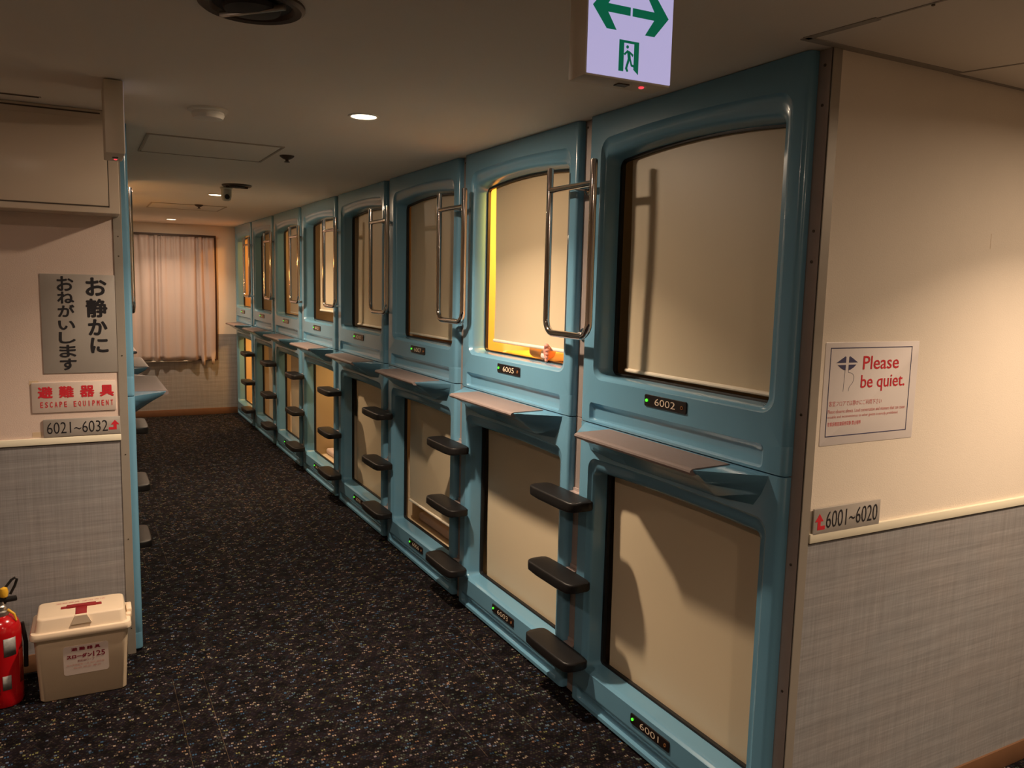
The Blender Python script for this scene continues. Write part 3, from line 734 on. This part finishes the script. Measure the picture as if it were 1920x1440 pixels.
# number range signs
def arrow_up(parent, x0, z0, w, h, y, flip):
    pts = [(0, 0), (.62, 0), (.62, .55), (.85, .55), (.47, 1), (.10, .55), (.36, .55), (.36, .25), (0, .25)]
    pts = [(0, .0), (.74, .0), (.74, .52), (1.0, .52), (.58, 1.0), (.17, .52), (.44, .52), (.44, .24), (0, .24)]
    if flip: pts = [(1 - a, b) for a, b in pts]
    return finish(poly(bmesh.new(), [(x0 + a * w, z0 + b * h) for a, b in pts], y - .0006, y), 'arrow', M['ink_red'], parent=parent)
s = plate('number_range_sign', -.140, .139, .983, 1.056, YL - .004, M['greysign'], 'narrow grey sign reading 6021~6032 with a red arrow', 'sign', .003)
cx = (-.140 + .139) / 2
text(s, 'lettering', '6021~6032', -.128 - cx, .092 - cx, .013, .060, -.0036, M['ink_black'], -.006)
arrow_up(s, .096 - cx, .018, .040, .040, -.0034, False)
s = plate('number_range_sign', 1.757, 2.030, .977, 1.050, YF - .006, M['greysign'], 'narrow grey sign reading 6001~6020 with a red arrow at its left', 'sign', .003)
cx = (1.757 + 2.030) / 2
text(s, 'lettering', '6001~6020', 1.806 - cx, 2.018 - cx, .014, .062, -.0036, M['ink_black'], -.006)
arrow_up(s, 1.762 - cx, .012, .040, .046, -.0034, True)
for (x0, x1, z0, z1) in ((-.180, -.145, .985, 1.005), (-.183, -.150, 1.195, 1.215)):
    box('tape_stain', x0, x1, YL - .0006, YL + .001, z0, z1, M['stain'], parent=wlf)

# please be quiet notice
s = plate('quiet_notice', 1.766, 2.156, 1.223, 1.507, YF, M['paper'], 'laminated white notice reading Please be quiet. in red', 'sign', .0012, .003)
cx, zq = (1.766 + 2.156) / 2, 1.223
def q(x, z): return (x - cx, z - zq)
bm = bmesh.new()
for (x0, x1, z0, z1) in ((1.785, 2.125, 1.490, 1.4925), (1.785, 2.125, 1.247, 1.2495), (1.785, 1.7875, 1.247, 1.4925), (2.1225, 2.125, 1.247, 1.4925)):
    B(bm, x0 - cx, x1 - cx, -.0022, -.0014, z0 - zq, z1 - zq)
finish(bm, 'border', M['ink_navy'], parent=s)
text(s, 'lettering', 'Please', 1.918 - cx, 2.070 - cx, 1.430 - zq, 1.468 - zq, -.0016, M['ink_red'], .0004)
text(s, 'lettering', 'be quiet.', 1.914 - cx, 2.102 - cx, 1.367 - zq, 1.415 - zq, -.0016, M['ink_red'], .0004)
M['ink_pink'] = mat('small_red_print', (.62, .20, .19), .5)
text(s, 'lettering', '客室フロアでは静かにご利用下さい', 1.792 - cx, 2.008 - cx, 1.331 - zq, 1.346 - zq, -.0016, M['ink_pink'])
text(s, 'lettering', 'Please observe silence. Loud conversation and manners that can cause', 1.790 - cx, 2.112 - cx, 1.312 - zq, 1.322 - zq, -.0016, M['ink_pink'])
text(s, 'lettering', 'trouble and inconvenience to other guests is strictly prohibited.', 1.790 - cx, 2.084 - cx, 1.296 - zq, 1.306 - zq, -.0016, M['ink_pink'])
text(s, 'lettering', '在客房楼层请保持安静 禁止喧哗', 1.792 - cx, 1.926 - cx, 1.276 - zq, 1.288 - zq, -.0016, M['ink_red'])
bm = bmesh.new()   # lips with a finger across
lx0, lx1, lm = 1.810, 1.896, 1.4495
up_l = [(lx0, lm + .0012), (1.832, 1.4620), (1.845, 1.4685), (1.8480, 1.4665), (1.8480, lm + .0012)]
up_r = [(1.8600, lm + .0012), (1.8600, 1.4665), (1.863, 1.4685), (1.876, 1.4620), (lx1, lm + .0012)]
lo_l = [(lx0 + .006, lm - .0045), (1.8480, lm - .0045), (1.8480, 1.4300), (1.840, 1.4315), (1.828, 1.4370)]
lo_r = [(1.8600, lm - .0045), (lx1 - .006, lm - .0045), (1.880, 1.4370), (1.868, 1.4315), (1.8600, 1.4300)]
for pp in (up_l, up_r, lo_l, lo_r): poly(bm, [q(*a) for a in pp], -.0022, -.0014)
finish(bm, 'lips_emblem', M['ink_navy'], parent=s)
bm = bmesh.new()
tube(bm, [(1.8465 - cx, -.0017, 1.431 - zq), (1.8445 - cx, -.0017, 1.371 - zq)], .0006, 6)
fp = [(1.861, 1.430), (1.861, 1.4235), (1.870, 1.4225), (1.879, 1.419), (1.884, 1.412), (1.884, 1.403), (1.880, 1.394), (1.871, 1.386), (1.867, 1.380), (1.866, 1.371)]
tube(bm, [(a - cx, -.0017, b - zq) for a, b in fp], .0006, 6)
finish(bm, 'finger_lines', M['ink_navy'], parent=s)
box('scratch', 2.454, 2.4552, YF - .0005, YF + .001, 1.785, 1.83, M['stain'], parent=wrf)

# ------------------------------------------------------------------ exit signs
def man(bm, y0, y1, sx, sz, x0, z0):
    """running figure between two door leaves; unit square scaled to sx, sz"""
    def P_(pts): poly(bm, [(x0 + a * sx, z0 + b * sz) for a, b in pts], y0, y1)
    P_([(0, 0), (.24, 0), (.24, .92), (1, .92), (1, 1), (0, 1)]); P_([(.76, .10), (1, -.04), (1, .92), (.76, .92)])
    n = 10; P_([(.42 + .065 * math.cos(2 * PI * i / n), .80 + .055 * math.sin(2 * PI * i / n)) for i in range(n)])
    P_([(.40, .70), (.56, .66), (.60, .44), (.46, .40)])           # torso
    P_([(.42, .70), (.44, .63), (.30, .52), (.24, .57)])           # arm
    P_([(.52, .68), (.55, .61), (.70, .50), (.73, .58)])           # other arm
    P_([(.46, .44), (.56, .42), (.44, .12), (.50, .02), (.42, .0), (.33, .10)])   # leg
    P_([(.52, .44), (.60, .44), (.68, .26), (.80, .24), (.78, .17), (.62, .20)])  # trailing leg
def arrow(bm, y0, y1, x0, zc, L, s):
    pts = [(0, 0), (.38, .31), (.64, .31), (.40, .062), (1, .062), (1, -.062), (.40, -.062), (.64, -.31), (.38, -.31)]
    poly(bm, [(x0 + s * a * L, zc + b * L * 1.45) for a, b in pts], y0, y1)
def exit_sign(x, y, rz, w, h, th, label, lit=True):
    o = empty('exit_sign', (x, y, H), rz, label, 'sign', 'ceiling exit signs')
    box('housing', 0, w, 0, th, -h, -.004, M['signside'], .003, parent=o)
    box('mount', .02, w - .02, .008, th - .008, -.006, -.0005, M['dark'], parent=o)
    f = box('lit_face', .004, w - .001, -.0015, .002, -h + .004, -.006, M['signface' if lit else 'signdim'], .001, parent=o)
    bm = bmesh.new(); zc = -h + .124
    arrow(bm, -.0024, -.0016, .012, zc, .082, 1); arrow(bm, -.0024, -.0016, w - .012, zc, .082, -1)
    finish(bm, 'arrows', M['ink_green'], parent=o)
    bm = bmesh.new(); man(bm, -.0024, -.0016, .044, .056, .072, -h + .016); finish(bm, 'running_figure', M['ink_green'], parent=o)
    bm = bmesh.new(); lathe(bm, [(.0055, .001), (.005, -.002), (.002, -.003)], 14, (w * .74, th * .4, -h)); finish(bm, 'red_lamp', M['redled'], parent=o)
    box('test_switch', w * .45, w * .58, th * .3, th * .6, -h - .002, -h + .001, M['dark'], parent=o)
    return o
exit_sign(.832, 1.29, math.radians(-2), .193, .236, .060, 'lit exit sign with two green arrows and a running figure, hung from the ceiling')
exit_sign(.152, 2.94, PI / 2, .20, .232, .056, 'exit sign seen edge-on as a narrow cream box, hung before the cabinet', False)

# ------------------------------------------------------------------ ceiling things
def downlight(x, y, pw, col, label, i):
    o = empty('downlight', (x, y, H), 0, label, 'ceiling light', 'round ceiling downlights')
    finish(lathe(bmesh.new(), [(.046, -.001), (.050, -.004), (.056, -.004), (.059, -.001), (.059, .001), (.046, .001)], 40, cap=False), 'trim_ring', M['white'], parent=o)
    finish(lathe(bmesh.new(), [(.0475, 0), (.0475, -.0020), (.044, -.0026)], 40), 'lens', M['lens'], parent=o)
    # one narrow and one wide lobe: the reflector of the fitting throws most of its light downwards
    for share, spread in ((.36, 168 if x > 2.5 else 180), (.64, 124)):
        l = bpy.data.lights.new('downlight_beam', 'AREA'); l.shape = 'DISK'; l.size = .085; l.energy = pw * share; l.color = col; l.spread = math.radians(spread)
        b = bpy.data.objects.new('downlight_beam', l); C.objects.link(b); b.parent = o; b.location = (0, 0, -.006)
for i, (x, y, pw, col, lab) in enumerate(LAMPS): downlight(x, y, pw, col, lab, i)

def round_vent(x, y, r, label):
    o = empty('round_vent', (x, y, H), 0, label, 'vent', 'round brown ceiling vents')
    finish(lathe(bmesh.new(), [(r, .001), (r, -.006), (r * .93, -.012), (r * .80, -.010), (r * .74, .0), (r * .74, .001)], 48, cap=False), 'outer_ring', M['dark'], parent=o)
    finish(lathe(bmesh.new(), [(r * .74, -.0015), (.001, -.002)], 40), 'throat', M['darker'], parent=o)
    finish(lathe(bmesh.new(), [(r * .55, -.006), (r * .52, -.016), (r * .2, -.020)], 40), 'centre_disc', M['darker'], parent=o)
    bm = bmesh.new(); B(bm, -r * .75, r * .75, -.005, .005, -.0205, -.008, .001); finish(bm, 'cross_strap', M['steel'] if r > .11 else M['dark'], parent=o)
    return o
v = round_vent(.375, 1.985, .118, 'large dark brown round vent in the ceiling at the top of the view'); v.rotation_euler = (0, 0, 2.3)
round_vent(.963, 5.71, .095, 'small brown round vent in the ceiling beside the security camera')
o = empty('smoke_detector', (.452, 3.263, H), 0, 'cream smoke detector dome on the ceiling near the overhead cabinet', 'detector')
finish(lathe(bmesh.new(), [(.072, .001), (.072, -.008), (.066, -.012)], 40), 'base', M['white'], parent=o)
finish(lathe(bmesh.new(), [(.056, -.010), (.058, -.022), (.052, -.034), (.030, -.038)], 40), 'dome', M['white'], parent=o)
for i, (x, y) in enumerate(((.955, 4.21), (.942, 7.445))):
    o = empty('sprinkler_head', (x, y, H), 0, ['brown sprinkler head beside the near access hatch', 'brown sprinkler head beside the far access hatch'][i], 'sprinkler', 'ceiling sprinkler heads')
    finish(lathe(bmesh.new(), [(.036, .001), (.036, -.004), (.026, -.012), (.014, -.018)], 28), 'escutcheon', M['dark'], parent=o)
    finish(lathe(bmesh.new(), [(.008, -.016), (.008, -.028), (.014, -.030), (.014, -.032)], 20), 'nozzle', M['dark'], parent=o)
o = empty('security_camera', (.925, 5.90, H), 0, 'small grey security camera hanging from the ceiling beside the second downlight', 'camera')
finish(lathe(bmesh.new(), [(.042, .001), (.042, -.008), (.036, -.014), (.034, -.060), (.028, -.084), (.016, -.092)], 30), 'housing', M['lightgrey'], parent=o)
bm = tube(bmesh.new(), [(0, -.026, -.062), (0, -.040, -.068)], .016, 18); finish(bm, 'camera_lens', M['darker'], parent=o)
def hatch(x0, x1, y0, y1, label):
    o = empty('access_hatch', ((x0 + x1) / 2, (y0 + y1) / 2, H), 0, label, 'hatch', 'ceiling access hatches'); w, d = (x1 - x0) / 2, (y1 - y0) / 2
    box('panel', -w + .014, w - .014, -d + .014, d - .014, -.003, .001, M['ceil'], .001, parent=o)
    bm = bmesh.new()
    for (a, b, c, e) in ((-w, w, -d, -d + .010), (-w, w, d - .010, d), (-w, -w + .010, -d + .01, d - .01), (w - .010, w, -d + .01, d - .01)): B(bm, a, b, c, e, -.005, .001, .001)
    finish(bm, 'frame', M['grille'], parent=o)
    bm = bmesh.new()
    for (a, b, c, e) in ((-w + .01, w - .01, -d + .010, -d + .016), (-w + .01, w - .01, d - .016, d - .010)): B(bm, a, b, c, e, -.002, .001)
    finish(bm, 'gap', M['seam'], parent=o)
    return o
hatch(.29, .885, 3.94, 4.505, 'rectangular ceiling access hatch in front of the smoke detector')
hatch(.57, 1.175, 7.46, 8.00, 'rectangular ceiling access hatch near the curtain end of the corridor')

# ------------------------------------------------------------------ storage box and fire extinguisher
bx = empty('storage_box', (-.0305, 3.505, 0), math.radians(-1), 'beige lidded plastic box with a dark red handle against the left end wall', 'box')
bm = bmesh.new()
def rr(w, d, r, z, n=6):
    pts = []
    for (cx_, cy_, t) in ((w - r, d - r, 0), (-w + r, d - r, PI / 2), (-w + r, -d + r, PI), (w - r, -d + r, 1.5 * PI)):
        for k in range(n + 1): pts.append((cx_ + r * math.cos(t + k * PI / 2 / n), cy_ + r * math.sin(t + k * PI / 2 / n), z))
    return pts
loft(bm, [rr(.145, .092, .02, .001), rr(.150, .096, .022, .006), rr(.163, .106, .022, .262)], True, True)
finish(bm, 'body', M['boxp'], 40, parent=bx)
bm = bmesh.new()
loft(bm, [rr(.172, .114, .024, .254), rr(.175, .117, .025, .258), rr(.175, .117, .025, .272), rr(.171, .113, .024, .280), rr(.160, .102, .022, .282), rr(.157, .099, .022, .288), rr(.152, .092, .022, .325), rr(.149, .089, .021, .330), rr(.144, .084, .02, .332)], True, True)
lid = finish(bm, 'lid', M['boxl'], 40, parent=bx)
bm = bmesh.new(); B(bm, -.052, .052, -.012, .012, .328, .340, .003); B(bm, -.072, -.050, -.010, .010, .328, .336, .003); B(bm, .050, .072, -.010, .010, .328, .336, .003)
B(bm, -.020, .020, -.086, -.010, .328, .3345, .002)
finish(bm, 'handle', M['handle'], parent=lid)
bm = bmesh.new(); poly(bm, [(-.020, .333), (.020, .333), (.036, .300), (-.036, .300)], -.104, -.084); finish(bm, 'catch', M['boxl'], parent=lid)
bm = bmesh.new(); B(bm, .160, .180, -.02, .06, .262, .300, .005); B(bm, .157, .176, -.05, -.02, .262, .290, .004); finish(bm, 'side_latch', M['boxl'], parent=lid)
M['ink_fade'] = mat('faded_red_print', (.62, .30, .25), .5)
def flat_text(parent, body, x0, x1, y0, y1, z, m):
    me = text_mesh(body, x0, x1, 0, y1 - y0, 0, m); 
    for v in me.vertices: v.co = Vector((v.co.x, y0 + v.co.z, z))
    return inst('lettering', me, parent)
flat_text(lid, '避難器具 使用方法', -.09, .085, .045, .060, .3325, M['ink_fade'])
lb = empty('label_sticker', (0, 0, 0)); 
bpy.data.objects.remove(lb)
tilt = math.atan2(.010, .256)
bm = bmesh.new(); loft(bm, [rrect(-.078, .078, 0, .118, .010, -.001), rrect(-.078, .078, 0, .118, .010, .0008)], cap1=True)
stk = finish(bm, 'label_sticker', M['sticker'], parent=bx); stk.location = (.012, -.1002, .096); stk.rotation_euler = (tilt, 0, 0)
for (body, x0, x1, z0, z1, m_, bo) in (('避 難 器 具', -.050, .050, .097, .111, 'ink_maroon', .0006), ('スローダン', -.067, .020, .066, .083, 'ink_maroon', .0011), ('125', .024, .066, .064, .086, 'ink_maroon', .0005),
                                   ('救助袋ロープ', -.030, .028, .050, .059, 'ink_maroon', 0), ('最大使用者数 一名 型式 緩降機', -.068, .062, .037, .044, 'ink_fade', 0), ('製造 検定 番号', -.045, .05, .024, .031, 'ink_fade', 0)):
    text(stk, 'lettering', body, x0, x1, z0, z1, -.0009, M[m_], bo)

ex = empty('fire_extinguisher', (-.300, 3.485, 0), math.radians(10), 'red fire extinguisher with black lever and yellow pin beside the beige box', 'fire extinguisher')
finish(lathe(bmesh.new(), [(.045, .001), (.060, .004), (.064, .016), (.0645, .05), (.0645, .285), (.063, .305), (.055, .328), (.040, .343), (.026, .350), (.020, .352)], 40), 'body', M['extred'], 50, parent=ex)
finish(lathe(bmesh.new(), [(.024, .348), (.027, .352), (.027, .366), (.021, .370), (.021, .385), (.016, .390), (.016, .405)], 24), 'neck', M['steel'], parent=ex)
bm = bmesh.new(); B(bm, -.018, .055, -.013, .013, .398, .414, .004); B(bm, -.03, .02, -.012, .012, .392, .420, .004)
tube(bm, [(-.020, 0, .418), (.012, 0, .445), (.040, 0, .480), (.052, 0, .486), (.058, 0, .480), (.050, 0, .455), (.034, 0, .425)], .0050, 8)
finish(bm, 'lever', M['black'], parent=ex)
bm = bmesh.new(); lathe(bm, [(.001, .418), (.013, .424), (.016, .440), (.012, .456), (.001, .462)], 16, (.012, -.012, 0), cap=False); finish(bm, 'safety_pin', M['yellow'], parent=ex)
bm = bmesh.new(); tube(bm, [(.022, -.012, .37), (.040, -.03, .355), (.046, -.036, .330)], [.005, .0045, .003], 8); finish(bm, 'tag', M['yellow'], parent=ex)
bm = bmesh.new(); tube(bm, [(-.028, -.01, .405), (-.060, -.03, .38), (-.064, -.052, .30), (-.040, -.066, .18), (-.030, -.070, .08)], .010, 12); finish(bm, 'hose', M['black'], parent=ex)
bm = bmesh.new(); tube(bm, [(.068, .01, .30), (.078, .01, .22), (.075, .01, .12)], .008, 10); finish(bm, 'bracket', M['black'], parent=ex)
def wrap(a0, a1, z0, z1, rr_, name, m):
    bm = bmesh.new(); n = 10
    lo = [bm.verts.new((rr_ * math.cos(a0 + (a1 - a0) * i / n), rr_ * math.sin(a0 + (a1 - a0) * i / n), z0)) for i in range(n + 1)]
    hi = [bm.verts.new((rr_ * math.cos(a0 + (a1 - a0) * i / n), rr_ * math.sin(a0 + (a1 - a0) * i / n), z1)) for i in range(n + 1)]
    for i in range(n): bm.faces.new((lo[i], lo[i + 1], hi[i + 1], hi[i]))
    o_ = finish(bm, name, m, parent=ex); sd = o_.modifiers.new('s', 'SOLIDIFY'); sd.thickness = .0006
M['extlabel'] = mat('extinguisher_label', (.27, .27, .26), .4, var=.4, vscale=90)
wrap(-1.62, -.95, .205, .275, .0652, 'label_sticker', M['extlabel'])
wrap(-1.75, -1.30, .075, .130, .0652, 'label_sticker', M['extlabel'])
M['extsmall'] = mat('extinguisher_small_print', (.40, .035, .02), .35, var=.5, vscale=130)
wrap(-.75, -.25, .085, .215, .0650, 'instruction_print', M['extsmall'])
